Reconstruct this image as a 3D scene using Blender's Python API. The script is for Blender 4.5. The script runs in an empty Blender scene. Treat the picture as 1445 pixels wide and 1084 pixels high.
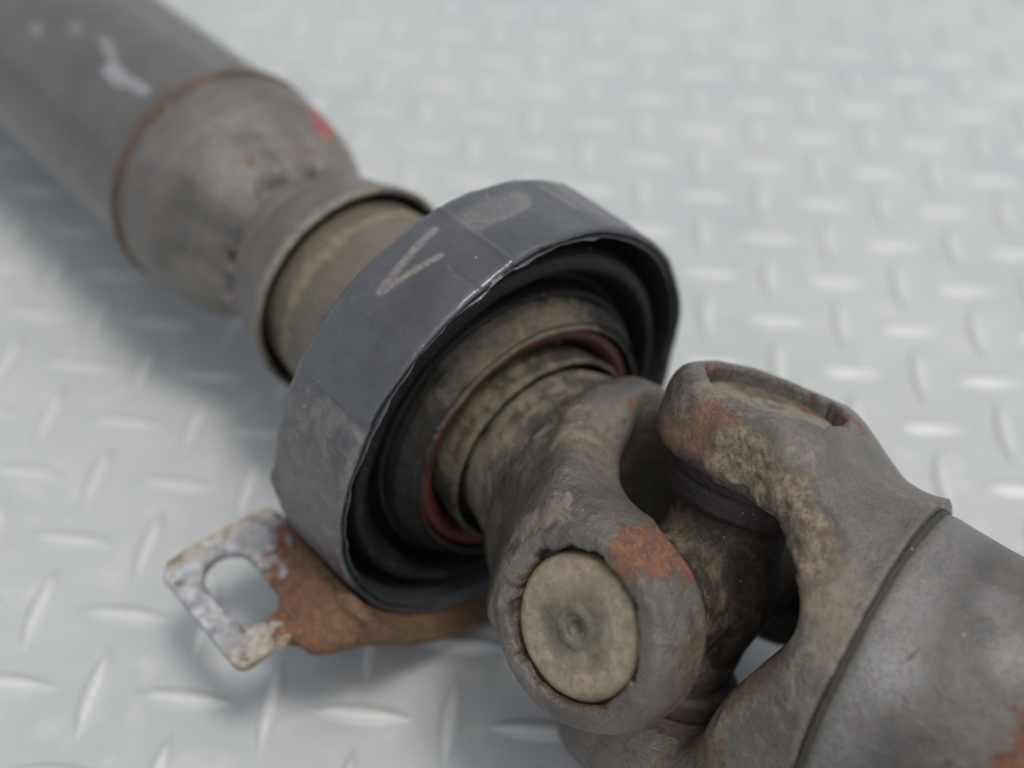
import bpy, math, random
import numpy as np
from mathutils import Matrix, Vector

S = 0.001                      # everything is measured in millimetres and scaled to metres
scene = bpy.context.scene
COL = scene.collection

# ------------------------------------------------------------------ camera
PITCH = 0.7905
cam_d = bpy.data.cameras.new('camera')
cam = bpy.data.objects.new('camera', cam_d)
COL.objects.link(cam)
cam.matrix_world = Matrix.Translation((0, 0, .235)) @ Matrix.Rotation(math.pi/2 - PITCH, 4, 'X') @ Matrix.Rotation(.018, 4, 'Z')
cam_d.sensor_width = 36
cam_d.lens = 1650/1445*36
cam_d.clip_start = .01
cam_d.clip_end = 4000
cam_d.dof.use_dof = True
cam_d.dof.focus_distance = .203
cam_d.dof.aperture_fstop = 7.0
scene.camera = cam

# ------------------------------------------------------------------ sky, sun, exposure
SUN_EL, SUN_AZ = math.radians(75), math.radians(118)      # azimuth clockwise from +Y
world = bpy.data.worlds.new('World')
scene.world = world
world.use_nodes = True
wn = world.node_tree
sky = wn.nodes.new('ShaderNodeTexSky')
sky.sky_type = 'NISHITA'
sky.sun_disc = False
sky.sun_elevation = SUN_EL
sky.sun_rotation = SUN_AZ
sky.air_density = 1.0
sky.dust_density = 3.0
sky.ozone_density = 1.0
bg = wn.nodes['Background']
bg.inputs[1].default_value = .135
hs = wn.nodes.new('ShaderNodeHueSaturation')              # thin high cloud: the blue is washed out
hs.inputs['Saturation'].default_value = .30
wn.links.new(sky.outputs[0], hs.inputs['Color'])
wn.links.new(hs.outputs[0], bg.inputs[0])
sun_d = bpy.data.lights.new('sun', 'SUN')
sun_d.energy = 1.1
sun_d.angle = math.radians(13)
sun_d.color = (1, .965, .92)
sun = bpy.data.objects.new('sun', sun_d)
COL.objects.link(sun)
to_sun = Vector((math.sin(SUN_AZ)*math.cos(SUN_EL), math.cos(SUN_AZ)*math.cos(SUN_EL), math.sin(SUN_EL)))
sun.rotation_euler = to_sun.to_track_quat('Z', 'Y').to_euler()
sun.location = to_sun*2
scene.view_settings.view_transform = 'Standard'
scene.view_settings.look = 'None'
scene.view_settings.exposure = 0.45
scene.view_settings.gamma = 1

# ------------------------------------------------------------------ numpy helpers
rng = np.random.RandomState(7)
_perm = rng.rand(64, 64, 64)
def vnoise(P, sc, seed=0):
    Q = P*sc + np.array([seed*7.3, seed*3.1, seed*5.7]) + 1000
    I = np.floor(Q).astype(np.int64); f = Q-I; f = f*f*(3-2*f); I &= 63; J = (I+1) & 63
    x0, y0, z0 = I[..., 0], I[..., 1], I[..., 2]; x1, y1, z1 = J[..., 0], J[..., 1], J[..., 2]
    fx, fy, fz = f[..., 0], f[..., 1], f[..., 2]
    a = _perm[x0, y0, z0]*(1-fx)+_perm[x1, y0, z0]*fx; b = _perm[x0, y1, z0]*(1-fx)+_perm[x1, y1, z0]*fx
    c = _perm[x0, y0, z1]*(1-fx)+_perm[x1, y0, z1]*fx; d = _perm[x0, y1, z1]*(1-fx)+_perm[x1, y1, z1]*fx
    return (a*(1-fy)+b*fy)*(1-fz)+(c*(1-fy)+d*fy)*fz
def fbm(P, sc, seed=0, oct=4):                       # about -1 .. 1
    s = 0; a = 1; t = 0
    for k in range(oct):
        s = s+a*(vnoise(P, sc*2**k, seed+k)*2-1); t += a; a *= .5
    return s/t*1.6
def smin(a, b, k):
    h = np.clip(.5+.5*(b-a)/k, 0, 1)
    return b*(1-h)+a*h-k*h*(1-h)
def smax(a, b, k): return -smin(-a, -b, k)
def sstep(a, b, x):
    t = np.clip((x-a)/(b-a), 0, 1)
    return t*t*(3-2*t)
def rbox2(x, y, hx, hy, r):
    qx = np.abs(x)-hx+r; qy = np.abs(y)-hy+r
    return np.hypot(np.maximum(qx, 0), np.maximum(qy, 0))+np.minimum(np.maximum(qx, qy), 0)-r

def surface_nets(f, lo, hi, h, project=3):
    lo = np.array(lo, float); hi = np.array(hi, float)
    n = np.ceil((hi-lo)/h).astype(int)+1
    ax = [lo[k]+h*np.arange(n[k]) for k in range(3)]
    V = np.empty(n, np.float32)
    for i in range(n[0]):
        Y, Z = np.meshgrid(ax[1], ax[2], indexing='ij')
        V[i] = f(np.stack([np.full_like(Y, ax[0][i]), Y, Z], -1))
    ins = V < 0
    cnt = np.zeros(n-1, np.int8); 
    for dx in (0, 1):
        for dy in (0, 1):
            for dz in (0, 1):
                cnt += ins[dx:n[0]-1+dx, dy:n[1]-1+dy, dz:n[2]-1+dz]
    act = (cnt > 0) & (cnt < 8)
    idx = -np.ones(n-1, np.int64); ids = np.argwhere(act); idx[act] = np.arange(len(ids))
    acc = np.zeros((len(ids), 3)); num = np.zeros(len(ids))
    c = {(a, b, d): V[ids[:, 0]+a, ids[:, 1]+b, ids[:, 2]+d] for a in (0, 1) for b in (0, 1) for d in (0, 1)}
    for axis in range(3):
        for p in (0, 1):
            for q in (0, 1):
                o = [0, 0, 0]; oth = [k for k in range(3) if k != axis]; o[oth[0]] = p; o[oth[1]] = q
                e = list(o); e[axis] = 1
                a = c[tuple(o)]; b = c[tuple(e)]; m = (a < 0) != (b < 0)
                t = np.where(m, a/np.where(m, a-b, 1), 0)
                pos = np.zeros((len(ids), 3)); pos[:] = o; pos[:, axis] = t
                acc[m] += pos[m]; num[m] += 1
    P = lo+(ids+acc/num[:, None])*h
    quads = []
    for axis in range(3):
        o1, o2 = [(1, 2), (2, 0), (0, 1)][axis]
        A = V; sl0 = [slice(None)]*3; sl1 = [slice(None)]*3
        sl0[axis] = slice(0, -1); sl1[axis] = slice(1, None)
        m = ins[tuple(sl0)] != ins[tuple(sl1)]
        E = np.argwhere(m)
        ok = (E[:, o1] > 0) & (E[:, o2] > 0) & (E[:, o1] < n[o1]-1) & (E[:, o2] < n[o2]-1)
        E = E[ok]
        d1 = np.zeros(3, int); d1[o1] = 1; d2 = np.zeros(3, int); d2[o2] = 1
        g = lambda X: idx[X[:, 0], X[:, 1], X[:, 2]]
        q = np.stack([g(E-d1-d2), g(E-d2), g(E), g(E-d1)], 1)
        flip = ~ins[E[:, 0], E[:, 1], E[:, 2]]
        q[flip] = q[flip][:, ::-1]
        quads.append(q)
    Q = np.concatenate(quads)
    Q = Q[(Q >= 0).all(1)]
    for _ in range(project):
        e = .15
        v0 = f(P); G = np.stack([f(P+np.eye(3)[k]*e)-f(P-np.eye(3)[k]*e) for k in range(3)], 1)/(2*e)
        g2 = np.maximum((G**2).sum(1), .2)
        P = P-np.clip(v0/g2, -h*.6, h*.6)[:, None]*G
    return P, Q

def grid_faces(n, m, closed):                         # n rows round, m along the profile
    i = np.arange(n if closed else n-1); j = np.arange(m-1)
    I, Jj = np.meshgrid(i, j, indexing='ij'); I2 = (I+1) % n
    return np.stack([I*m+Jj, I2*m+Jj, I2*m+Jj+1, I*m+Jj+1], -1).reshape(-1, 4)
def resample(prof, step):
    prof = np.array(prof, float); out = [prof[:1]]
    for a, b in zip(prof[:-1], prof[1:]):
        k = max(1, int(np.ceil(np.hypot(*(b[:2]-a[:2]))/step)))
        out.append(a+(b-a)*(np.arange(1, k+1)/k)[:, None])
    return np.concatenate(out)
def lathe(prof, n=160, step=1.5, disp=None):
    """prof: (y, r) pairs, turned about the local Y axis; disp(P, phi) gives a radial offset."""
    p = resample(prof, step)
    ph = np.arange(n)*2*np.pi/n
    PH, Yy = np.meshgrid(ph, p[:, 0], indexing='ij'); R = np.broadcast_to(p[:, 1], PH.shape)
    P = np.stack([R*np.cos(PH), Yy, R*np.sin(PH)], -1).reshape(-1, 3)
    if disp is not None:
        d = disp(P, PH.ravel()); e = np.maximum(np.hypot(P[:, 0], P[:, 2]), 1e-6)
        P[:, 0] += P[:, 0]/e*d; P[:, 2] += P[:, 2]/e*d
    return P, grid_faces(n, len(p), True)

WORLD = {}
def make(name, P, F, mat, basis=None, parent=None, attrs=None, smooth=True, sharp=None):
    """P in local mm, basis = 4x4 world matrix whose translation is in metres."""
    me = bpy.data.meshes.new(name)
    me.vertices.add(len(P)); me.vertices.foreach_set('co', (np.asarray(P, np.float64)*S).astype(np.float32).ravel())
    F = np.asarray(F)
    k = F.shape[1]
    me.loops.add(F.size); me.loops.foreach_set('vertex_index', F.astype(np.int32).ravel())
    me.polygons.add(len(F)); me.polygons.foreach_set('loop_start', (np.arange(len(F))*k).astype(np.int32))
    me.update(calc_edges=True); me.validate()
    me.polygons.foreach_set('use_smooth', np.full(len(me.polygons), smooth))
    for a, val in (attrs or {}).items():
        at = me.attributes.new(a, 'FLOAT', 'POINT'); at.data.foreach_set('value', np.asarray(val, np.float32))
    if sharp is not None: me.set_sharp_from_angle(angle=sharp)
    if mat: me.materials.append(mat)
    o = bpy.data.objects.new(name, me); COL.objects.link(o)
    M = basis.copy() if basis is not None else Matrix.Identity(4)
    if parent is not None:
        o.parent = parent; o.matrix_basis = WORLD[parent.name].inverted() @ M
    else:
        o.matrix_basis = M
    WORLD[o.name] = M
    return o
def frame(origin, x, y, z):
    M = Matrix.Identity(4)
    for c, a in enumerate((x, y, z)):
        for r in range(3): M[r][c] = float(a[r])
    for r in range(3): M[r][3] = float(origin[r])*S
    return M

# ------------------------------------------------------------------ materials
class NT:
    def __init__(s, name):
        s.m = bpy.data.materials.new(name); s.m.use_nodes = True; s.t = s.m.node_tree; s.n = s.t.nodes; s.l = s.t.links
        s.bsdf = s.n['Principled BSDF']
        tc = s.n.new('ShaderNodeTexCoord'); vm = s.n.new('ShaderNodeVectorMath'); vm.operation = 'SCALE'
        vm.inputs[3].default_value = 1000; s.l.new(tc.outputs['Object'], vm.inputs[0]); s.co = vm.outputs[0]
    def set(s, inp, v):
        if isinstance(v, bpy.types.NodeSocket): s.l.new(v, inp)
        elif isinstance(v, tuple) and len(v) == 3 and inp.type == 'RGBA': inp.default_value = (*v, 1)
        else: inp.default_value = v
    def noise(s, sc, det=5, rough=.6, off=(0, 0, 0), stretch=None, dist=0):
        mp = s.n.new('ShaderNodeMapping'); s.l.new(s.co, mp.inputs[0]); mp.inputs['Location'].default_value = off
        if stretch: mp.inputs['Scale'].default_value = stretch
        t = s.n.new('ShaderNodeTexNoise'); s.l.new(mp.outputs[0], t.inputs['Vector'])
        t.inputs['Scale'].default_value = sc; t.inputs['Detail'].default_value = det; t.inputs['Roughness'].default_value = rough
        t.inputs['Distortion'].default_value = dist
        return t.outputs[0]
    def vor(s, sc, feat='F1', rnd=1):
        t = s.n.new('ShaderNodeTexVoronoi'); s.l.new(s.co, t.inputs['Vector']); t.feature = feat
        t.inputs['Scale'].default_value = sc; t.inputs['Randomness'].default_value = rnd
        return t.outputs['Distance']
    def attr(s, name):
        a = s.n.new('ShaderNodeAttribute'); a.attribute_name = name; return a.outputs['Fac']
    def math(s, op, a, b=0.0, c=0.0):
        m = s.n.new('ShaderNodeMath'); m.operation = op
        for i, v in enumerate((a, b, c)): s.set(m.inputs[i], v)
        return m.outputs[0]
    def ramp(s, v, a, b, lo=0.0, hi=1.0):
        m = s.n.new('ShaderNodeMapRange'); m.interpolation_type = 'SMOOTHSTEP'
        for i, x in enumerate((v, a, b, lo, hi)): s.set(m.inputs[i], x)
        return m.outputs[0]
    def mix(s, f, a, b):
        m = s.n.new('ShaderNodeMix'); m.data_type = 'RGBA'
        s.set(m.inputs[0], f); s.set(m.inputs[6], a); s.set(m.inputs[7], b); return m.outputs[2]
    def mixf(s, f, a, b):
        m = s.n.new('ShaderNodeMix'); m.data_type = 'FLOAT'
        s.set(m.inputs[0], f); s.set(m.inputs[2], a); s.set(m.inputs[3], b); return m.outputs[0]
    def bump(s, hgt, dist_mm, prev=None, strength=1.0):
        b = s.n.new('ShaderNodeBump'); s.set(b.inputs['Height'], hgt); b.inputs['Distance'].default_value = dist_mm*S
        b.inputs['Strength'].default_value = strength
        if prev is not None: s.l.new(prev, b.inputs['Normal'])
        return b.outputs[0]
    def out(s, col, rough, metal=0.0, spec=.5, normal=None):
        b = s.bsdf; s.set(b.inputs['Base Color'], col); s.set(b.inputs['Roughness'], rough); s.set(b.inputs['Metallic'], metal)
        s.set(b.inputs['Specular IOR Level'], spec)
        if normal is not None: s.l.new(normal, b.inputs['Normal'])
        return s.m

def worn(name, c1, c2, dustc=(.27, .235, .17), rustc=(.27, .11, .055), rustd=(.13, .06, .045), palec=(.6, .6, .6), siltc=(.17, .13, .07), tintc=(.27, .245, .215),
         rough=.5, dust_amt=.0, rust_amt=-.05, bump_mm=.12, spec=.5, fine=1.0, metal=0.0, blot=.38, coat=0.0):
    """Worn metal or rubber. Point attributes dust / rust / crust / pale / dark are smooth masks, broken up here by noise."""
    t = NT(name)
    n1 = t.noise(.09, 6, .62); n2 = t.noise(.45, 6, .65, (31, 7, 5)); n3 = t.noise(2.2, 4, .6, (3, 91, 5))
    nb = t.noise(.22, 8, .7, (11, 2, 57), dist=.6)
    col = t.mix(t.ramp(n1, .35, .65), c1, c2)
    col = t.mix(t.ramp(n2, .4, .72, 0, blot), col, tuple(x*.5 for x in c1))
    col = t.mix(t.ramp(t.noise(.16, 8, .75, (1, 41, 5), stretch=(1, .45, 1)), .5, .68, 0, blot*.7), col, tuple(min(1, x*1.4) for x in c2))
    gn = t.noise(4.5, 3, .7, (12, 3, 9))
    col = t.mix(t.ramp(gn, .5, .72, 0, .45), col, tuple(x*.4 for x in c1))
    # dust
    d = t.math('ADD', t.attr('dust'), t.math('MULTIPLY_ADD', nb, 1.5, -.93+dust_amt))
    dm = t.ramp(d, .0, .38)
    dc = t.mix(t.ramp(n2, .35, .65), dustc, tuple(x*.62 for x in dustc))
    col = t.mix(t.math('MULTIPLY', dm, .8), col, dc)
    # fine grit
    gr = t.ramp(t.noise(5.5, 2, .5, (8, 8, 1)), .60, .72)
    col = t.mix(t.math('MULTIPLY', gr, .28), col, tuple(min(1, x*1.35) for x in dustc))
    # rust
    r = t.math('ADD', t.attr('rust'), t.math('MULTIPLY_ADD', t.noise(.33, 8, .68, (71, 3, 9), dist=.4), 1.5, -1.02+rust_amt))
    rm = t.ramp(r, .03, .17)
    bl = t.ramp(r, -.28, .1)
    col = t.mix(t.math('MULTIPLY', bl, .5), col, (.105, .068, .043))
    rc = t.mix(t.ramp(n2, .38, .6), rustc, rustd)
    rc = t.mix(t.ramp(n3, .52, .68), rc, (.46, .19, .05))
    col = t.mix(t.math('MULTIPLY', rm, .93), col, rc)
    # crust of dried dirt
    si = t.math('MULTIPLY', t.attr('silt'), t.ramp(nb, .3, .6, .35, 1))
    col = t.mix(si, col, t.mix(t.ramp(n2, .4, .6), siltc, tuple(x*.6 for x in siltc)))
    ck = t.math('MULTIPLY', t.attr('tint'), t.ramp(t.noise(1.3, 5, .7, (2, 2, 2)), .3, .62, .25, 1))
    col = t.mix(ck, col, tintc)
    cr = t.ramp(t.math('ADD', t.attr('crust'), t.math('MULTIPLY_ADD', nb, 1.3, -.65)), .15, .75)
    cc = t.mix(t.ramp(n2, .38, .6), (.16, .122, .078), (.36, .29, .195))
    cc = t.mix(t.ramp(n3, .52, .66, 0, .6), cc, (.08, .065, .048))
    cc = t.mix(t.ramp(t.noise(.5, 3, .5, (22, 1, 7)), .66, .7), cc, (.30, .13, .06))
    col = t.mix(cr, col, cc)
    # pale specks and scrapes
    sp = t.ramp(t.vor(.42), .11, .06)
    sp = t.math('MULTIPLY', sp, t.ramp(t.noise(.12, 3, .5, (5, 5, 44)), .53, .6))
    col = t.mix(t.math('MULTIPLY', sp, .8), col, (.34, .28, .20))
    pm = t.ramp(t.math('ADD', t.attr('pale'), t.math('MULTIPLY_ADD', t.noise(1.1, 5, .7, (2, 2, 2)), .9, -.45)), .38, .6)
    col = t.mix(pm, col, palec)
    dk = t.math('MULTIPLY', t.attr('dark'), t.ramp(nb, .35, .6, .55, 1))
    col = t.mix(dk, col, (.03, .029, .028))
    ro = t.mixf(dm, rough, .85); ro = t.mixf(rm, ro, .9); ro = t.mixf(cr, ro, .95)
    ro = t.math('ADD', ro, t.math('MULTIPLY_ADD', n3, .3, -.16))
    nrm = t.bump(n1, bump_mm*4, None, .3)
    nrm = t.bump(nb, bump_mm*2.5, nrm, .3)
    nrm = t.bump(n2, bump_mm*3.2, nrm, .9*fine)
    nrm = t.bump(n3, bump_mm*1.6, nrm, .9*fine)
    pit = t.ramp(t.vor(1.1), .0, .35)
    nrm = t.bump(t.math('MULTIPLY', pit, t.ramp(t.noise(.2, 3, .6, (6, 1, 6)), .45, .6)), bump_mm*1.6, nrm, .8*fine)
    nrm = t.bump(t.math('MULTIPLY', t.noise(.9, 7, .75), t.math('ADD', cr, t.math('MULTIPLY', rm, .5))), 2.6, nrm, 1)
    nrm = t.bump(t.ramp(r, .06, .12), -.5, nrm, 1)
    nrm = t.bump(gn, bump_mm*1.1, nrm, fine)
    t.bsdf.inputs['Coat Weight'].default_value = coat; t.bsdf.inputs['Coat Roughness'].default_value = .24
    return t.out(col, ro, metal, spec, nrm)

M_CAST = worn('worn_cast_steel', (.052, .045, .039), (.10, .087, .073), (.24, .2, .14), rough=.35, dust_amt=.02, bump_mm=.12, spec=.7)
M_CAST2 = worn('dirty_forged_steel', (.046, .039, .033), (.09, .077, .062), (.22, .182, .125), spec=1.0, rough=.277, dust_amt=.1, rust_amt=-.02, bump_mm=.15)
M_CAP = worn('dull_bearing_cap', (.15, .127, .09), (.235, .2, .14), (.32, .265, .18), rough=.5, dust_amt=.08, bump_mm=.035)
M_CROSS = worn('oily_brown_steel', (.03, .023, .018), (.055, .042, .031), (.2, .155, .1), rough=.45, dust_amt=.14, rust_amt=.0)
M_SEAL = worn('oily_purple_steel', (.028, .02, .021), (.05, .034, .032), rough=.38, dust_amt=-.15, rust_amt=.03)
M_TUBE = worn('dark_grey_paint', (.064, .059, .053), (.08, .074, .067), (.2, .19, .17), blot=.15, rough=.27, spec=.7, dust_amt=-.25, rust_amt=-.3, bump_mm=.03, tintc=(.36, .36, .39), fine=.5)
M_TUBE2 = worn('scuffed_grey_paint', (.056, .052, .047), (.088, .082, .074), (.22, .195, .15), rough=.36, dust_amt=.0, rust_amt=.0, bump_mm=.08, tintc=(.24, .235, .23), blot=.3)
M_END = worn('grey_fitting_steel', (.07, .061, .052), (.10, .087, .073), (.23, .195, .14), spec=1.0, rough=.27, dust_amt=-.04, rust_amt=-.12, bump_mm=.1, palec=(.35, .33, .3), tintc=(.30, .01, .016), blot=.16)
M_SLEEVE = worn('dusty_sleeve_steel', (.095, .08, .062), (.125, .106, .08), (.23, .195, .12), blot=.2, rough=.45, dust_amt=.04, rust_amt=-.15, bump_mm=.1)
M_WELD = worn('brown_weld', (.055, .038, .027), (.10, .062, .038), rustc=(.15, .08, .04), rough=.6, rust_amt=.08)
M_GROOVE = worn('grimy_groove', (.02, .019, .015), (.035, .031, .02), (.09, .08, .035), rough=.7, dust_amt=.1, rust_amt=-.1)
M_RUB = worn('scuffed_black_rubber', (.028, .0295, .033), (.044, .047, .053), (.15, .14, .13), coat=.4, rough=.36, dust_amt=-.15, rust_amt=-.5, bump_mm=.022, palec=(.42, .42, .42), tintc=(.20, .172, .148), spec=.75, blot=.35)
M_BEL = worn('matt_black_rubber', (.007, .007, .0072), (.012, .012, .012), (.08, .07, .055), spec=.25, rough=.5, dust_amt=-.12, rust_amt=-.5, bump_mm=.08, palec=(.4, .42, .43))
M_HOUS = worn('dusty_bearing_shell', (.012, .0105, .009), (.024, .02, .016), (.13, .107, .075), spec=.35, rough=.45, dust_amt=-.1, rust_amt=-.3, bump_mm=.08)
M_SHIELD = worn('dusty_steel_shield', (.026, .022, .017), (.05, .042, .031), (.17, .14, .095), spec=.4, rough=.42, dust_amt=.0, rust_amt=-.1, bump_mm=.08)
M_RED = worn('red_seal_rubber', (.085, .016, .010), (.07, .014, .010), (.09, .04, .026), rough=.45, dust_amt=-.15, rust_amt=-.5, bump_mm=.04)
M_BRK = worn('rusty_zinc_steel', (.50, .52, .54), (.24, .25, .27), (.50, .44, .33), rustc=(.21, .085, .04), rustd=(.11, .055, .035), siltc=(.25, .17, .085), rough=.42, dust_amt=.08, rust_amt=.16, bump_mm=.14, palec=(.62, .54, .40), blot=.8)

def plate_material():
    t = NT('painted_steel_plate')
    n1 = t.noise(.012, 5, .55); n2 = t.noise(.12, 6, .6, (9, 4, 0)); n3 = t.noise(1.5, 4, .6)
    col = t.mix(t.ramp(n1, .3, .7), (.33, .347, .345), (.385, .396, .388))
    col = t.mix(t.ramp(n2, .5, .75, 0, .45), col, (.50, .49, .44))
    dirt = t.ramp(t.math('ADD', t.attr('dust'), t.math('MULTIPLY_ADD', n2, 1.2, -.72)), .1, .5)
    col = t.mix(t.math('MULTIPLY', dirt, .6), col, (.30, .27, .19))
    col = t.mix(t.math('MULTIPLY', t.ramp(t.vor(.09), .09, .05), t.ramp(t.noise(.03, 2, .5, (4, 4, 4)), .55, .6)), col, (.22, .19, .13))
    col = t.mix(t.math('MULTIPLY', t.attr('pale'), t.ramp(n3, .3, .6, .3, 1)), col, (.60, .60, .585))
    stain = t.ramp(t.noise(.02, 7, .7, (50, 9, 0)), .55, .72)
    col = t.mix(t.math('MULTIPLY', stain, .3), col, (.33, .31, .26))
    scr = t.ramp(t.noise(.35, 6, .75, (0, 0, 0), stretch=(.12, 1.6, 1)), .60, .66)
    col = t.mix(t.math('MULTIPLY', scr, .22), col, (.30, .31, .32))
    nrm = t.bump(n1, 2.5, None, .25); nrm = t.bump(n2, .35, nrm, .6); nrm = t.bump(n3, .05, nrm, .5)
    return t.out(col, t.mixf(dirt, t.ramp(n2, .3, .7, .34, .48), .75), 0, .5, nrm)
M_PLATE = plate_material()
def asphalt_material():
    t = NT('asphalt')
    col = t.mix(t.noise(.4, 6, .7), (.035, .035, .036), (.07, .07, .068))
    return t.out(col, .85, 0, .3, t.bump(t.noise(.3, 5, .7), 1.5))
M_ASPH = asphalt_material()

# ------------------------------------------------------------------ shaft frames (measured from the photograph)
C = np.array([2.705, 167.82, 51.04])                 # centre of the front rim of the support bearing
AL, BE = -.73792, -.0102
d = np.array([math.sin(AL)*math.cos(BE), math.cos(AL)*math.cos(BE), math.sin(BE)])   # towards the far end
u = np.cross(d, [0, 0, 1]); u /= np.linalg.norm(u); v = np.cross(u, d)
OFF = 2.2*u-4.5*v                                    # the bearing insert has sagged in its rubber
n1 = math.cos(2.618)*u+math.sin(2.618)*v; m1 = math.sin(2.618)*u-math.cos(2.618)*v
J = C+OFF-d*49.77                                    # joint centre
g_, h_ = -.15, -.13
n2 = math.cos(g_)*m1-math.sin(g_)*d
e2 = math.cos(g_)*(-d)-math.sin(g_)*m1
d2 = math.cos(h_)*e2+math.sin(h_)*n1; s2 = np.cross(n2, d2); s1 = np.cross(n1, d)
F_AX = frame(C, u, d, v)                             # x = sideways, y = along the shaft, z = up
F_Y1 = frame(J, n1, d, s1)
F_Y2 = frame(J, n2, d2, s2)

shaft = bpy.data.objects.new('drive_shaft', None); COL.objects.link(shaft)
shaft.location = (C[0]*S, C[1]*S, 0); shaft.empty_display_size = .02
shaft['label'] = 'used steel drive shaft with black rubber bearing and rusty joint on grey tread plate'
shaft['category'] = 'drive shaft'
WORLD['drive_shaft'] = Matrix.Translation(shaft.location)

# ------------------------------------------------------------------ ground and tread plate
def sheet(x0, x1, y0, y1, z): return np.array([(x0, y0, z), (x1, y0, z), (x1, y1, z), (x0, y1, z)], float)
gr = make('ground', sheet(-3e5, 3e5, -3e5, 3e5, -6.2), [[0, 1, 2, 3]], M_ASPH, smooth=False); gr['kind'] = 'structure'
def box(x0, x1, y0, y1, z0, z1):
    P = np.array([(x, y, z) for z in (z0, z1) for (x, y) in ((x0, y0), (x1, y0), (x1, y1), (x0, y1))], float)
    return P, np.array([[3, 2, 1, 0], [4, 5, 6, 7], [0, 1, 5, 4], [1, 2, 6, 5], [2, 3, 7, 6], [3, 0, 4, 7]])
P, F = box(-1500, 1500, -1200, 1800, -6, 0)
plate = make('floor_plate', P, F, M_PLATE, smooth=False); plate['kind'] = 'structure'
plate['label'] = 'light grey painted steel tread plate'

def bar_mesh():
    nx, ny = 22, 9; L, W, H = 12.4, 2.9, 1.15
    P = []; A = []
    for i in range(nx+1):
        x = -1+2*i/nx; w = W*(1-abs(x)**2.2)+.02; ridge = H*(1-abs(x)**3)
        for j in range(ny+1):
            s = -1+2*j/ny
            P.append((x*L, s*w, ridge*(1-abs(s)**1.7)*(.5+.5*math.cos(math.pi*s*.55))-.04))
            A.append((.85 if s > 0 else .2)*abs(s)**3)
    P = np.array(P)
    return P, grid_faces(nx+1, ny+1, False), np.array(A), .6*sstep(.55, 1.0, P[:, 2])
GX, GY, PSI, GS = -105.97, 215.1, -.0752, 20.024
BP, BF, BA, BT = bar_mesh()
cells = []
f_px = 1650; c_, s_ = math.cos(PITCH), math.sin(PITCH)
for i in range(-55, 62):
    for j in range(-40, 70):
        x = GX+GS*(i*math.cos(PSI)-j*math.sin(PSI)); y = GY+GS*(i*math.sin(PSI)+j*math.cos(PSI))
        if abs(x) > 1100 or y > 1300 or y < -700: continue
        zc = y*c_+235*s_; yc = y*s_-235*c_
        vis = zc > 40 and abs(f_px*x/zc) < 722+120 and abs(f_px*yc/zc) < 542+110
        cells.append((0 if vis else 1, math.hypot(x, y, 235), x, y, (i+j) % 2))
cells.sort()
R0 = Matrix.Rotation(PSI, 4, 'Z'); R1 = Matrix.Rotation(PSI+math.pi/2, 4, 'Z')
first = None; k = 0
rb = random.Random(3)
rest = []
for (nv, dist, x, y, odd) in cells:
    if not nv and k < 300:
        M = Matrix.Translation((x*S, y*S, 0)) @ (R1 if odd else R0)
        if first is None:
            first = make('raised_bar', BP, BF, M_PLATE, M, plate, {'dust': BA, 'pale': BT}); o = first
        else:
            o = first.copy(); COL.objects.link(o); o.parent = plate; o.matrix_basis = M
        k += 1
    else: rest.append((x, y, odd))
if rest:
    sub = BP.reshape(23, 10, 3)[::2, ::3]; aa = BA.reshape(23, 10)[::2, ::3].ravel(); nn = sub.shape[:2]; sub = sub.reshape(-1, 3)
    bf = grid_faces(nn[0], nn[1], False); PP = []; FF = []; AA = []
    for q, (x, y, odd) in enumerate(rest):
        a = PSI+(math.pi/2 if odd else 0); ca, sa = math.cos(a), math.sin(a)
        PP.append(np.stack([sub[:, 0]*ca-sub[:, 1]*sa+x, sub[:, 0]*sa+sub[:, 1]*ca+y, sub[:, 2]], 1)); FF.append(bf+q*len(sub)); AA.append(aa)
    o = make('far_raised_bars', np.concatenate(PP), np.concatenate(FF), M_PLATE, None, plate, {'dust': np.concatenate(AA)})
    o['kind'] = 'stuff'

# ------------------------------------------------------------------ far tube, weld, end fitting, sleeve
def blob(P, c, r, soft=1.0):
    """smooth mask: 1 inside, 0 outside a ball"""
    return 1-sstep(r*(1-.6*soft), r*(1+.4*soft), np.linalg.norm(P-np.array(c), axis=-1))
def seg(P2, a, b, w):
    a = np.array(a, float); b = np.array(b, float); t = np.clip(((P2-a)@(b-a))/((b-a)@(b-a)), 0, 1)
    return 1-sstep(w*.5, w*1.2, np.linalg.norm(P2-(a+t[:, None]*(b-a)), axis=1))
def polar(P):                                       # arc position in degrees (90 = top), y
    return np.degrees(np.arctan2(P[:, 2], P[:, 0]))

P, F = lathe([(121.2, 30.0), (122.2, 30.2), (560, 30.2), (560, 26)], 220, 2.5)
ph = polar(P); q2 = np.stack([ph*.52, P[:, 1]], 1)
B_ = lambda a, t: (a*.52, t)
pale = np.maximum.reduce([.55*seg(q2, B_(104, 158), B_(112, 144), 1.7), .8*seg(q2, B_(114, 146), B_(115, 139), 2.6), .7*seg(q2, B_(113, 139), B_(112, 129), 1.8), .4*seg(q2, B_(122, 183), B_(122, 180), 2.0), .25*seg(q2, B_(108, 172), B_(110, 168), 2.2)])
make('rear_tube', P, F, M_TUBE, F_AX, shaft, {'tint': pale*.75})
P, F = lathe([(118.2, 29.8), (119.1, 31.2), (120.4, 31.8), (121.6, 31.2), (122.8, 29.8)], 260, .5, lambda P, a: .18*fbm(P, .5, 3))
make('weld_seam', P, F, M_WELD, F_AX, shaft)

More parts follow.
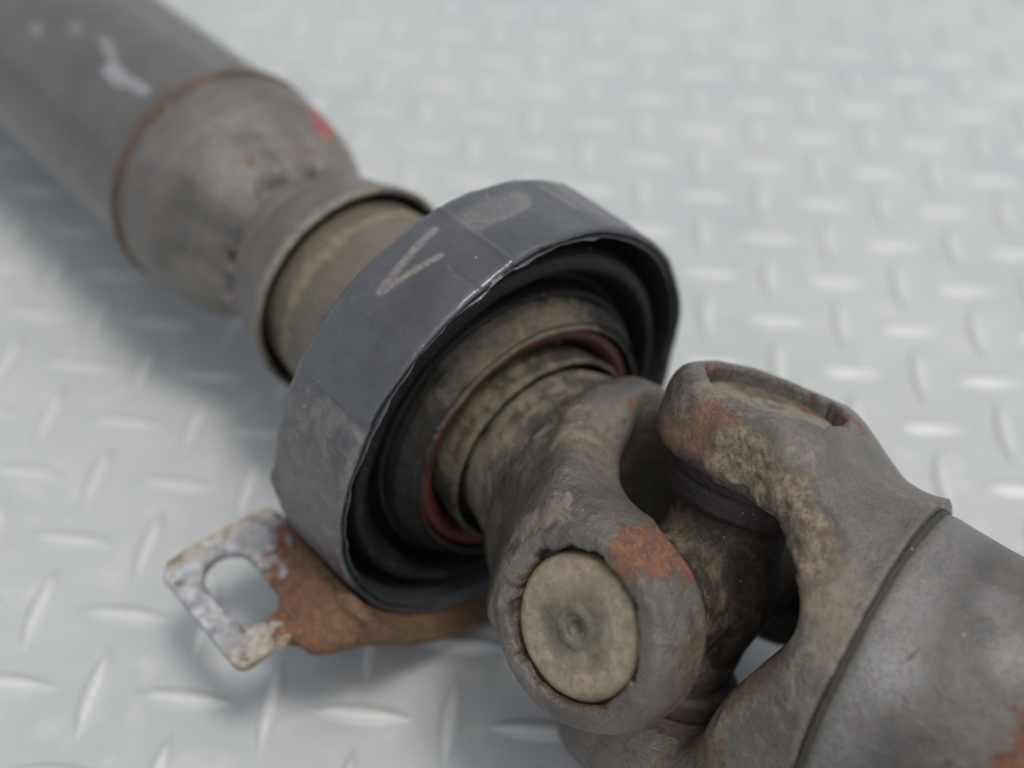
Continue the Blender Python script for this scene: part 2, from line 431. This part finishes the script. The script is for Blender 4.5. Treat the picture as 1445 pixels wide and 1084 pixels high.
def end_disp(P, a):
    t = P[:, 1]; deg = np.degrees(a)
    w = sstep(77, 84, t)*(1-sstep(99, 104.5, t))
    o = w*(1.9*np.clip(np.cos(np.radians(4*(deg-28)))*1.5, -1, 1)-1.4)
    ring = np.exp(-((t-79.2)/.9)**2)
    for c0, hw in ((104, 13), (66, 10), (165, 9), (186, 9), (232, 20), (300, 20)):
        g = 1-sstep(hw*.7, hw, np.abs((deg-c0+180) % 360-180))
        o = o-3.6*np.exp(-((t-(84.6-.12*((deg-c0+180) % 360-180)))/1.7)**2)*g
    return o+.15*fbm(P, .12, 5)
prof = [(121.3, 27), (120.6, 30.2), (118, 30.8), (112, 30.8), (106, 30.2), (101, 28.9), (96, 27.2), (91.5, 25.3), (88, 23.6), (85, 22.6), (82, 22.0), (80, 21.9), (79.3, 23.0), (77, 23.2), (75.2, 23.4), (74.9, 22.6), (74.1, 22.6), (73.7, 24.4), (71, 25.0), (67, 26.0), (64, 26.9), (61.5, 27.7), (60.3, 27.9), (59.7, 27.5), (59.6, 26.8), (60.2, 26.2), (63, 25.9), (67, 25.8), (68, 22)]
P, F = lathe(prof, 300, .8, end_disp)
ph = polar(P); t = P[:, 1]
q3 = np.stack([ph*.42, t, 0*t], 1)
rust = .42*blob(q3, (105*.42, 91.5, 0), 4)+.36*blob(q3, (68*.42, 91, 0), 6)+.3*blob(q3, (166*.42, 88, 0), 5)+.25*np.exp(-((t-73.8)/.8)**2)
dust = .42*(1-sstep(60.5, 66, t))+.25*sstep(86, 90, t)*(1-sstep(95, 99, t))
red = np.clip(1.5*blob(np.stack([(ph-43+.25*(t-102))*.95, (t-102)*.62, 0*t], 1), (0, 0, 0), 5.0)*(1+.35*fbm(P, .4, 15)), 0, 1)
slot = np.maximum.reduce([1-sstep(.5, 1.3, np.hypot(((ph-c0+180) % 360-180)/hw, (t-(84.6-.12*((ph-c0+180) % 360-180)))/2.0)) for c0, hw in ((104, 11), (66, 9), (165, 8), (-174, 8))])
make('end_fitting', P, F, M_END, F_AX, shaft, {'dark': .6*slot, 'rust': rust, 'dust': dust, 'tint': red})
P, F = lathe([(70, 22), (66, 23.6), (55.5, 24.2), (54, 24.5), (40, 24.5), (28, 24.8), (16, 24.8), (12, 20)], 260, 1, lambda P, a: .12*fbm(P, .15, 8))
ph = polar(P); t = P[:, 1]
dust = .5*np.exp(-((t-54)/2.2)**2)+.28*np.exp(-((t-40)/5)**2)*(.5+.5*np.sin(np.radians(ph*2)))+.3*np.exp(-((t-30)/2)**2)
make('sleeve', P, F, M_SLEEVE, F_AX, shaft, {'dust': dust})

# ------------------------------------------------------------------ support bearing
CREASE = [-180, -95, 94, 142, 180]
def facet(deg):
    o = np.zeros_like(deg)
    for a, b in zip(CREASE[:-1], CREASE[1:]):
        m = (deg >= a) & (deg <= b); s = (deg[m]-a)/(b-a)
        o[m] = .2-(.42*4*s*(1-s) if a == 94 else 0)
    return o
def ring_profile_mesh(prof, n, step, disp=None):
    """prof: (t, r, w): w = 0 centred on the ring, 1 centred on the sagged insert"""
    p = resample(prof, step); ph = np.arange(n)*2*np.pi/n
    PH, T = np.meshgrid(ph, p[:, 0], indexing='ij'); R = np.broadcast_to(p[:, 1], PH.shape).copy(); W = np.broadcast_to(p[:, 2], PH.shape)
    deg = (np.degrees(PH)+180) % 360-180
    if disp is not None: dT, dR = disp(T, R, deg, W); T = T+dT; R = R+dR
    T = T+W*(-.08*R*np.cos(PH)+.05*R*np.sin(PH))      # the insert hangs slightly askew too
    P = np.stack([R*np.cos(PH)+2.4*W, T, R*np.sin(PH)-5.2*W], -1).reshape(-1, 3)
    return P, grid_faces(n, len(p), True), deg.ravel(), T.ravel(), R.ravel()
def outer_disp(T, R, deg, W):
    Q = np.stack([48*np.cos(np.radians(deg)), T, 48*np.sin(np.radians(deg))], -1)
    out = sstep(46.5, 47.8, R)
    edge = (1-sstep(0, 2.0, T))*sstep(45, 46.5, R)
    back = sstep(19.5, 21.4, T)*out
    dT = edge*(.7*fbm(Q, .07, 2, 2)+.14*fbm(Q, .3, 4, 3))+back*(.35*fbm(Q, .12, 6)+.12*fbm(Q, .6, 7))
    bump = back*1.2*np.exp(-(((deg-176+180) % 360-180)/4)**2)
    dR = out*(facet(deg)+.12*fbm(Q, .08, 9))+edge*.12*fbm(Q, .2, 11)+bump
    for c0, h0, w0 in ((94.5, .45, .8), (142, .28, .7), (53, .3, .9)):
        dR = dR+out*.7*h0*np.exp(-((deg-c0)/w0)**2)
    dR = dR-out*.3*sstep(142.2, 143.5, deg)-out*.25*np.exp(-((deg-104.5)/.45)**2)*(T < 8)
    lip = np.exp(-((R-46.1)/.35)**2)*(1-sstep(0, 2.0, T))       # ragged inner flash
    dT = dT-lip*np.clip(1.1*fbm(Q, .16, 17, 2)+.2*fbm(Q, .5, 18, 2), -.2, 1.2)
    return dT, dR
prof = [(14, 44.2, 0), (6, 45.2, 0), (2, 45.6, 0), (.5, 45.8, 0), (-.1, 46.1, 0), (.4, 46.4, 0), (1.3, 46.7, 0), (1.3, 46.9, 0), (.2, 47.0, 0), (-.4, 47.3, 0), (-.1, 48.0, 0), (.8, 48.2, 0), (4, 48.3, 0), (18, 48.5, 0), (20.6, 48.5, 0), (21.6, 48.1, 0), (21.8, 47.2, 0), (21, 44, 0), (19, 40, 0), (20, 33, .6), (20, 24.9, 1)]
P, F, deg, T, R = ring_profile_mesh(prof, 900, .55, outer_disp)
q2 = np.stack([deg*.84, T], 1)                      # mm round the ring, mm along it
A = lambda dg, tt: (dg*.84, tt)
on = sstep(47, 48, R)
# pale pen marks: an open V and a worn round smudge with two short strokes
mark = np.maximum(.75*seg(q2, A(118.6, 14.9), A(99.5, 17.2), .95), .8*seg(q2, A(118.6, 14.6), A(103.7, 11.3), .85))
sm = np.hypot((q2[:, 0]-84*.84)/8.0, (T-14.6)/4.2)
mark = np.maximum(mark, .5*(1-sstep(.12, .32, np.abs(sm-.85)))*sstep(-.5, .4, (16-T)/4+(80-deg)/12))
mark = np.maximum(mark, .45*blob(np.stack([q2[:, 0], T, 0*T], 1), (91*.84, 13.8, 0), 3.6))
mark = np.maximum(mark, .3*(sm < 1)*sstep(1, .5, sm))
mark = np.maximum(mark, .6*seg(q2, A(66, 17.5), A(64.5, 8), .8)); mark = np.maximum(mark, .4*seg(q2, A(59, 18), A(60, 12), .6))
tears = np.zeros_like(T)
for dg, w in ((98.5, 1.9), (100.5, 1.2), (121, 1.0), (130, 1.3), (133, .8)):
    tears = np.maximum(tears, np.exp(-((deg-dg)/w)**2)*np.exp(-((T+.1)/(.5+.35*w))**2)*sstep(45.6, 46.2, R)*(1-sstep(47.6, 48.0, R)))
crease_d = np.min([np.abs(deg-c)*.84 for c in (94, 142, 52)], axis=0)
pale = tears*(.35+.4*(deg < 104))
dusty = on*(.5*sstep(141, 146, deg)+.42*(1-sstep(-178, -120, deg))*(deg < 0)+.2*np.exp(-(crease_d/.5)**2)+.1*(1-sstep(60, 92, deg))*(deg > 0))+.12*np.exp(-((T+.2)/.7)**2)*sstep(46, 47, R)
bearing = make('support_bearing', P, F, M_RUB, F_AX, shaft, {'pale': pale, 'dust': dusty, 'tint': mark*on})
def bel_disp(T, R, deg, W):
    Q = np.stack([R*np.cos(np.radians(deg)), T, R*np.sin(np.radians(deg))], -1)
    return .35*fbm(Q, .06, 21), .2*fbm(Q, .1, 22)
prof = [(3, 46.4, 0), (9, 45.4, .0), (13, 44.6, .05), (14, 43.6, .1), (11, 42.9, .12), (5.5, 42.2, .15), (3.2, 41.4, .2), (2.5, 40.2, .3), (3.2, 38.9, .45), (6, 37.6, .6), (9.5, 36.6, .8), (11, 35.8, 1), (10.5, 35.1, 1), (9, 34.6, 1), (7, 34.2, 1), (6.2, 33.9, 1), (6, 33.2, 1), (8, 32, 1)]
P, F, deg, T, R = ring_profile_mesh(prof, 360, .7, bel_disp)
make('rubber_bellows', P, F, M_BEL, F_AX, bearing, {'dust': .2*np.exp(-((R-40.6)/1)**2)+.1})
prof = [(9, 32.6, 1), (6, 32.8, 1), (5.4, 32.7, 1), (4.8, 32.5, 1), (4.0, 32.4, 1), (1.8, 31.0, 1), (.2, 30.3, 1), (-.2, 30.1, 1), (.6, 29.9, 1), (1.2, 29.8, 1), (.2, 29.5, 1), (-.6, 29.2, 1), (-.7, 28.8, 1), (-.3, 28.5, 1), (2.4, 28.3, 1), (6, 28.1, 1)]
def hd(T, R, deg, W):
    Q = np.stack([R*np.cos(np.radians(deg)), T, R*np.sin(np.radians(deg))], -1)
    return .25*fbm(Q, .1, 31)*(R < 30), .15*fbm(Q, .15, 32)
P, F, deg, T, R = ring_profile_mesh(prof, 360, .5, hd)
make('bearing_shell', P, F, M_HOUS, F_AX, bearing, {'dust': (.6*sstep(30, 80, deg)*(1-sstep(105, 165, deg))+.22*(R < 29.6))*(deg > 0)})
P, F, deg, T, R = ring_profile_mesh([(5, 28.3, 1), (1.6, 28.1, 1), (.7, 27.4, 1), (.6, 26.2, 1), (1.4, 25, 1), (3.5, 23.6, 1)], 300, .5)
make('red_seal', P, F, M_RED, F_AX, bearing, {'dust': .1*sstep(140, 190, np.abs(deg))})
P, F, deg, T, R = ring_profile_mesh([(5, 22.6, 1), (1, 22.9, 1), (-.8, 23.1, 1), (-2.0, 23.3, 1), (-2.9, 23.3, 1), (-3.5, 23.1, 1), (-3.8, 22.8, 1), (-3.7, 22.5, 1), (-3.2, 22.3, 1), (-1, 22.1, 1), (4, 21.8, 1), (5, 18, 1)], 300, .5, hd)
make('dust_shield', P, F, M_SHIELD, F_AX, bearing, {'dust': .25+.2*sstep(60, 120, deg)*(1-sstep(160, 180, deg))})

# ------------------------------------------------------------------ bracket under the bearing
def bracket_sdf(P):
    U, T, V = P[..., 0], P[..., 1], P[..., 2]
    r = np.hypot(U, V); phi = np.degrees(np.arctan2(V, U))
    # tab with oblong hole; its corners are cut, its rim bends down a little
    Vt = V+22+.03*(U+60)+.010*(U+60)**2*.3
    plan = rbox2(U+58, T-20, 14.3, 16.5, 3.2)
    plan = np.maximum(plan, ((-U-72.3)*.7+(T-33.5)*.72)+.0)
    tab = smax(plan, np.abs(Vt)-1.6, 1.0)
    hole = rbox2(U+61.2-.04*(T-20), T-20.5, 5.4, 10.0, 5.3)
    tab = smax(tab, -hole, .8)
    # strap hugging the bearing
    strap = smax(np.abs(r-49.75)-1.05, np.abs(T-11)-17.5, 1.2)
    strap = np.maximum(strap, V+17); strap = np.maximum(strap, U-36)
    # pressed shoulder between strap and tab
    line1 = (-(U+49)*.45-(V+30.5)*.89)                # underside, front wall
    line2 = (-(U+66)*.93-(V+22)*.2)
    y0 = -6.0+.10*np.clip(-U-46, 0, 40)
    body = smax(smax(V+19.6, line1, 6), smax(line2, np.abs(T-(y0+29)/2)-(29-y0)/2, 6), 13)-1.2
    body = smax(body, -(r-49.2), .6)
    body = smax(body, -smax(smax(V+23.6, -(T+2.5), 2), U+75, 1), 1.5)   # hollow from below
    diag = ((U+54)*.83-(T-13)*-.56)*-1
    body = smax(body, ((-(U+50))*.84-(16-T)*.54)-1.5, 5)
    s = smin(smin(tab, body, 3.5), strap, 6)
    s = smax(s, -smax(hole, np.abs(V+22)-9, .5), .8)
    s = np.maximum(s, 48.9-r)
    s = np.maximum(s, -(V+50.95))
    return s-.18*fbm(P, .18, 41, 3)
P, F = surface_nets(bracket_sdf, (-78, -10, -53), (40, 40, -15), .75)
U, T, V = P.T
bd = (U+50.8)*.84+(16-T)*.50                           # positive on the shoulder side
nz = fbm(P, .12, 51)
body = sstep(-7, 7, bd+3.5*nz)
nearh = np.exp(-(rbox2(U+61.2, T-20.5, 5.4, 10.2, 4.6)/2.2)**2)*sstep(-65, -58, U)*(1-sstep(14, 22, T))
rust = 1.0*body+.55*nearh+.25*sstep(-26, -30, V)
pale = .62*np.exp(-((bd+2.5)/3)**2)*(1-sstep(2, 16, T))+.5*blob(P, (-36, -6, -35), 5)
dust = .45*(1-sstep(2, 16, T))+.4*sstep(30, 35, T)
silt = .85*sstep(-22.5, -29, V)*sstep(-4, 4, bd)+.35*sstep(0, 6, bd)+.55*blob(P, (-40, -6, -33), 8)  # strap blobs here and in pale paint its tan highlight; the rest is silt
make('mounting_bracket', P, F, M_BRK, F_AX, shaft, {'rust': rust*.85, 'pale': pale*(1-.6*body), 'dust': dust, 'silt': np.clip(silt, 0, .85)})

# ------------------------------------------------------------------ yokes
def yoke_sdf(kind):
    A = 42.2 if kind == 1 else 40.8
    def f(P):
        x, y, z = P[..., 0], P[..., 1], P[..., 2]
        ax = np.abs(x); rz = np.hypot(x, z)
        if kind == 1:
            er = 19.0; yb = 34
            w = np.interp(y, [-5, 6, 16, 26, 34], [16.5, 16.8, 17.2, 19.5, 21.5])
            Xo = np.interp(y, [-30, 13, 18, 24, 30, 36], [A, A, 40.4, 36, 30, 25.5])
            Rh = np.interp(y, [-30, 8, 20, 28, 34, 37], [46, 46, 40, 31.5, 26.5, 24.8])
            gx, gy = 29.2, 29.0
        else:
            er = 19.0; yb = 31
            w = np.interp(y, [-5, 6, 16, 25, 34], [17.5, 18.5, 22, 29, 34])
            Xo = np.interp(y, [-30, 12, 18, 24, 29, 34], [A, A, 38.6, 35.0, 33.4, 33.6])
            Rh = np.interp(y, [-30, 9, 18, 26, 31, 34], [46, 45, 39, 34.2, 33.4, 34.8])
            gx, gy = 25.8, 27.2
        e = np.hypot(y, z)-er
        tr = np.maximum(np.abs(z)-w, np.maximum(-y, y-yb))
        plan = smin(e, tr, 4)
        outer = smax(ax-Xo, rz-Rh, 4)
        if kind == 1: outer = outer+.9
        ears = smax(plan, outer, 5.5 if kind == 1 else 6)
        if kind == 1: ears = smin(ears, smax(smax(np.hypot(y, z)-17.0, ax-A, 1.3), 34-ax, 1), 1.8)
        # U shaped gap between the ears
        yy = np.maximum(y, 0)
        ex = 1.4 if kind == 1 else 3.2
        gyy = gy if kind == 1 else gy-10*(1-sstep(-12, 16, x))
        gap = (((ax/gx)**ex+(yy/gyy)**ex)**(1/ex)-1)*min(gx, gy)
        gap = np.where(y < 0, ax-gx, gap)
        if kind == 2: gap = np.maximum(gap, -23.2-x)
        body = smax(ears, -gap, 3.0 if kind == 1 else 4.5)
        if kind == 1:
            R = np.interp(y, [22, 26, 30, 34, 35.8, 36.6, 39, 43, 48, 52, 66], [20, 25, 26, 25.6, 25.1, 23.0, 22.2, 21.2, 19.6, 18.2, 17.6])
            base = smax(rz-R, np.maximum(24-y, y-66), 3)
        else:
            R = np.interp(y, [14, 20, 28, 32, 34], [28, 32, 33.2, 34.0, 34.8])
            base = smax(rz-R, smax(16-y, y-33.9, 1.0), .9)
        base = smax(base, -gap, 3.0 if kind == 1 else 4.5)
        s = smin(body, base, 5 if kind == 1 else 4)
        # bore with a raised rim for the bearing cap
        bore_r = np.maximum(12.95, 13.35+.45*np.cos(np.arctan2(z, y)+1.0)+1.0*fbm(P*np.array([0, 1, 1]), .42, 61, 3))
        depth = A-3.6 if kind == 1 else A-4.6
        bore = smax(np.hypot(y, z)-bore_r, depth-ax, .8)
        s = smax(s, -bore, 1.1)
        n = .22*fbm(P, .07, 62, 3)+.07*fbm(P, .35, 63, 3)
        if kind == 1:                                # flash line torn along the ear
            n = n+.8*np.exp(-((np.linalg.norm(P-np.array([31, 2.5, -18]), axis=-1))/2.2)**2)
        else:
            c = np.maximum.reduce([blob(P, (30.5, 5, -19.5), 8), blob(P, (28, 13, -22.5), 7.5), blob(P, (25.5, 20, -25), 7.5)])
            n = n+c*(.42*fbm(P, .75, 64, 3)+.35*fbm(P, .25, 65, 2)+.25)
        return s-n
    return f
def cap_mesh(A, sgn, disp_seed):
    pr = [(30, 12.6), (A-3.2, 12.9), (A-2.0, 12.75), (A-1.35, 12.3), (A-1.1, 11.6), (A-1.0, 9.5), (A-.95, 6), (A-1.0, 3.9), (A-.6, 3.5), (A-.6, 2.5), (A-1.1, 2.0), (A-1.1, 1.4), (A-1.9, 1.0), (A-2.1, .4), (A-2.1, .02)]
    P, F = lathe(pr, 120, .6)
    P[:, 1] += .15*fbm(P, .2, disp_seed)*(P[:, 1] > A-4)
    P = np.stack([P[:, 1]*sgn, P[:, 0], P[:, 2]], 1)   # turn Y axis to X
    if sgn > 0: F = F[:, ::-1]
    return P, F
def build_yoke(kind, M, mat, label):
    A = 42.2 if kind == 1 else 40.8
    P, F = surface_nets(yoke_sdf(kind), (-46, -22, -37), (46, 66 if kind == 1 else 38, 37), .6)
    x, y, z = P.T
    at = {}
    rad = np.hypot(y, z)
    inner = np.where(np.abs(x) < 28, 1, 0)*sstep(-30, 0, y)
    rust = (.30 if kind == 1 else .15)*sstep(12.0, 13.2, rad)*(1-sstep(13.5, 14.6, rad))*(np.abs(x) > A-5)*(.75+.5*np.cos(np.arctan2(z, y)-2.2))
    dust = 0*x; crust = 0*x
    silt = 0*x; W = np.sqrt
    if kind == 1:
        rust = rust+np.maximum(.66*blob(P, (37, -3, -17.5), 7), .62*blob(P, (31, -5.5, -17.5), 6.5))+.5*blob(P, (31, -17.5, 4), 6)+.35*blob(P, (28, -17, -8), 6)+.6*blob(P, (6.5, 28, -24), 1.7)
        dust = .25*sstep(36, 44, y)+.3*blob(P, (39.5, 18, -2), 9)+.35*blob(P, (40, 15, -14), 6)+.12*(x < 28)+.3*blob(P, (38, 16, 9), 8)+.25*blob(P, (20, 30, -15), 8)
        silt = .35*(x < 27)*sstep(-30, 0, y)*(y < 29)+.3*blob(P, (33, -17, -6), 8)
    else:
        rust = rust+np.maximum.reduce([.6*blob(P, (34, -3, -18.5), 7), .5*blob(P, (28, -10, -16), 7), .68*blob(P, (26.5, 4, -19), 8), .6*blob(P, (25, 12, -21.5), 5)])+.35*blob(P, (39, 13, 7), 5)+.45*blob(P, (24, 20, -25), 5)+.4*blob(P, (4, 20, -28), 9)+.35*blob(P, (-14, 18, -26), 9)+.2*sstep(0, -30, x)+.3*blob(P, (40, -13, -1), 3)
        crust = np.maximum.reduce([.85*blob(P, (31, 5, -19.5), 8), .85*blob(P, (28.5, 13, -22.5), 7.5), .8*blob(P, (26, 20, -25), 7.5)])
        dust = .1*(x < 20)+.3*blob(P, (20, 26, -26), 12)+.3*blob(P, (37, -7, -16), 7)+.3*blob(P, (34, 12, -19), 8)+.2*blob(P, (32, 28, 0), 8)
        silt = .75*np.exp(-((y-19.5)/4.5)**2)*(np.abs(x) < 26)*(z < 0)+.4*blob(P, (34, -6, -17.5), 4)
    o = make('yoke', P, F, mat, M, shaft, {'rust': rust, 'dust': dust, 'crust': crust, 'silt': np.clip(silt, 0, .85)})
    o['label'] = label
    for sgn in (1, -1):
        Pc, Fc = cap_mesh(A-.1 if kind == 1 else A-2.0, sgn, 70+kind)
        r = np.hypot(Pc[:, 1], Pc[:, 2]); an = np.arctan2(Pc[:, 2], Pc[:, 1])
        dk = .75*(1-sstep(3.5, 8.0, r+2.2*fbm(Pc, .2, 75))) if kind == 1 else .35*np.ones_like(r)
        make('bearing_cap', Pc, Fc, M_CAP, M, o, {'dust': .35*sstep(6, 9, r), 'dark': dk, 'rust': .3*sstep(12, 12.8, r)+(.55*blob(Pc, (Pc[:, 0].max(), 6, 11), 6) if kind == 2 else 0), 'crust': (.75*blob(Pc, (Pc[:, 0].max(), -6, 8), 7) if kind == 2 else 0*r), 'silt': np.clip(.75*sstep(10.8, 12.5, r+.9*fbm(Pc, .5, 77)), 0, .8)})
    return o
build_yoke(1, F_Y1, M_CAST, 'yoke welded to the rear half, its round cap facing out')
build_yoke(2, F_Y2, M_CAST2, 'dirt crusted yoke of the front tube')

# ------------------------------------------------------------------ joint cross
F_X = frame(J, n1, np.cross(n2, n1), n2)
def cross_sdf(P):
    x, y, z = P[..., 0], P[..., 1], P[..., 2]
    core = (np.sqrt((x/13)**2+(y/12)**2+(z/13)**2)-1)*10
    a = smax(np.hypot(y, z)-np.interp(np.abs(x), [0, 12, 18, 30], [12.2, 11.8, 11, 9.5]), np.abs(x)-30, 1)
    b = smax(np.hypot(x, y)-np.interp(np.abs(z), [0, 12, 18, 30], [12.2, 11.8, 11, 9.5]), np.abs(z)-30, 1)
    return smin(core, smin(a, b, 3), 3)-.25*fbm(P, .12, 81, 3)
P, F = surface_nets(cross_sdf, (-32, -18, -32), (32, 18, 32), .8)
cr = make('joint_cross', P, F, M_CROSS, F_X, shaft, {'dust': .15+0*P[:, 0]})
for M, q in ((F_Y1, .86), (F_Y2, 1.0)):
    for sgn in (1, -1):
        P, F = lathe([(17.5, 11), (17.9, 13.0), (19, 13.9), (22.0, 14.1), (22.6, 13.7), (23.2, 14.1), (26, 14.2), (27, 13.4), (29.5, 13.2)], 120, .6)
        P[:, ::2] *= q
        P = np.stack([P[:, 1]*sgn, P[:, 0], P[:, 2]], 1)
        if sgn > 0: F = F[:, ::-1]
        make('cap_seal', P, F, M_SEAL, M, cr)

# ------------------------------------------------------------------ front tube
def tube_disp(P, a):
    return .25*fbm(P, .04, 91, 2)
P, F = lathe([(32, 28), (34.2, 31.2), (34.8, 31.9), (36.6, 32.0), (39, 31.7), (42.5, 31.3), (46, 30.9), (50, 30.6), (55, 30.5), (170, 30.6), (170, 27)], 240, 1.2, tube_disp)
a = polar(P); y = P[:, 1]
rust = .5*np.exp(-((y-62)/2.2)**2)*sstep(-36, -50, a)+.15*sstep(-50, -75, a)*sstep(44, 56, y)
tint = .34*sstep(35, 36.5, y)*(1-sstep(40, 46, y))+.5*blob(P, (23, 56, -20), 5)+.35*blob(P, (27, 50, -14), 4)+.4*blob(P, (14, 42, -27), 5)  # pale ring beside the seam paints in its highlight; blobs are scuffs
make('front_tube', P, F, M_TUBE2, F_Y2, shaft, {'rust': rust, 'dust': .1+.12*sstep(46, 55, P[:, 1]), 'tint': tint})
P, F = lathe([(33.4, 31.5), (34.0, 32.5), (34.7, 32.4), (35.4, 31.6)], 240, .5, lambda P, a: .12*fbm(P, .6, 92))
make('weld_seam', P, F, M_GROOVE, F_Y2, shaft)
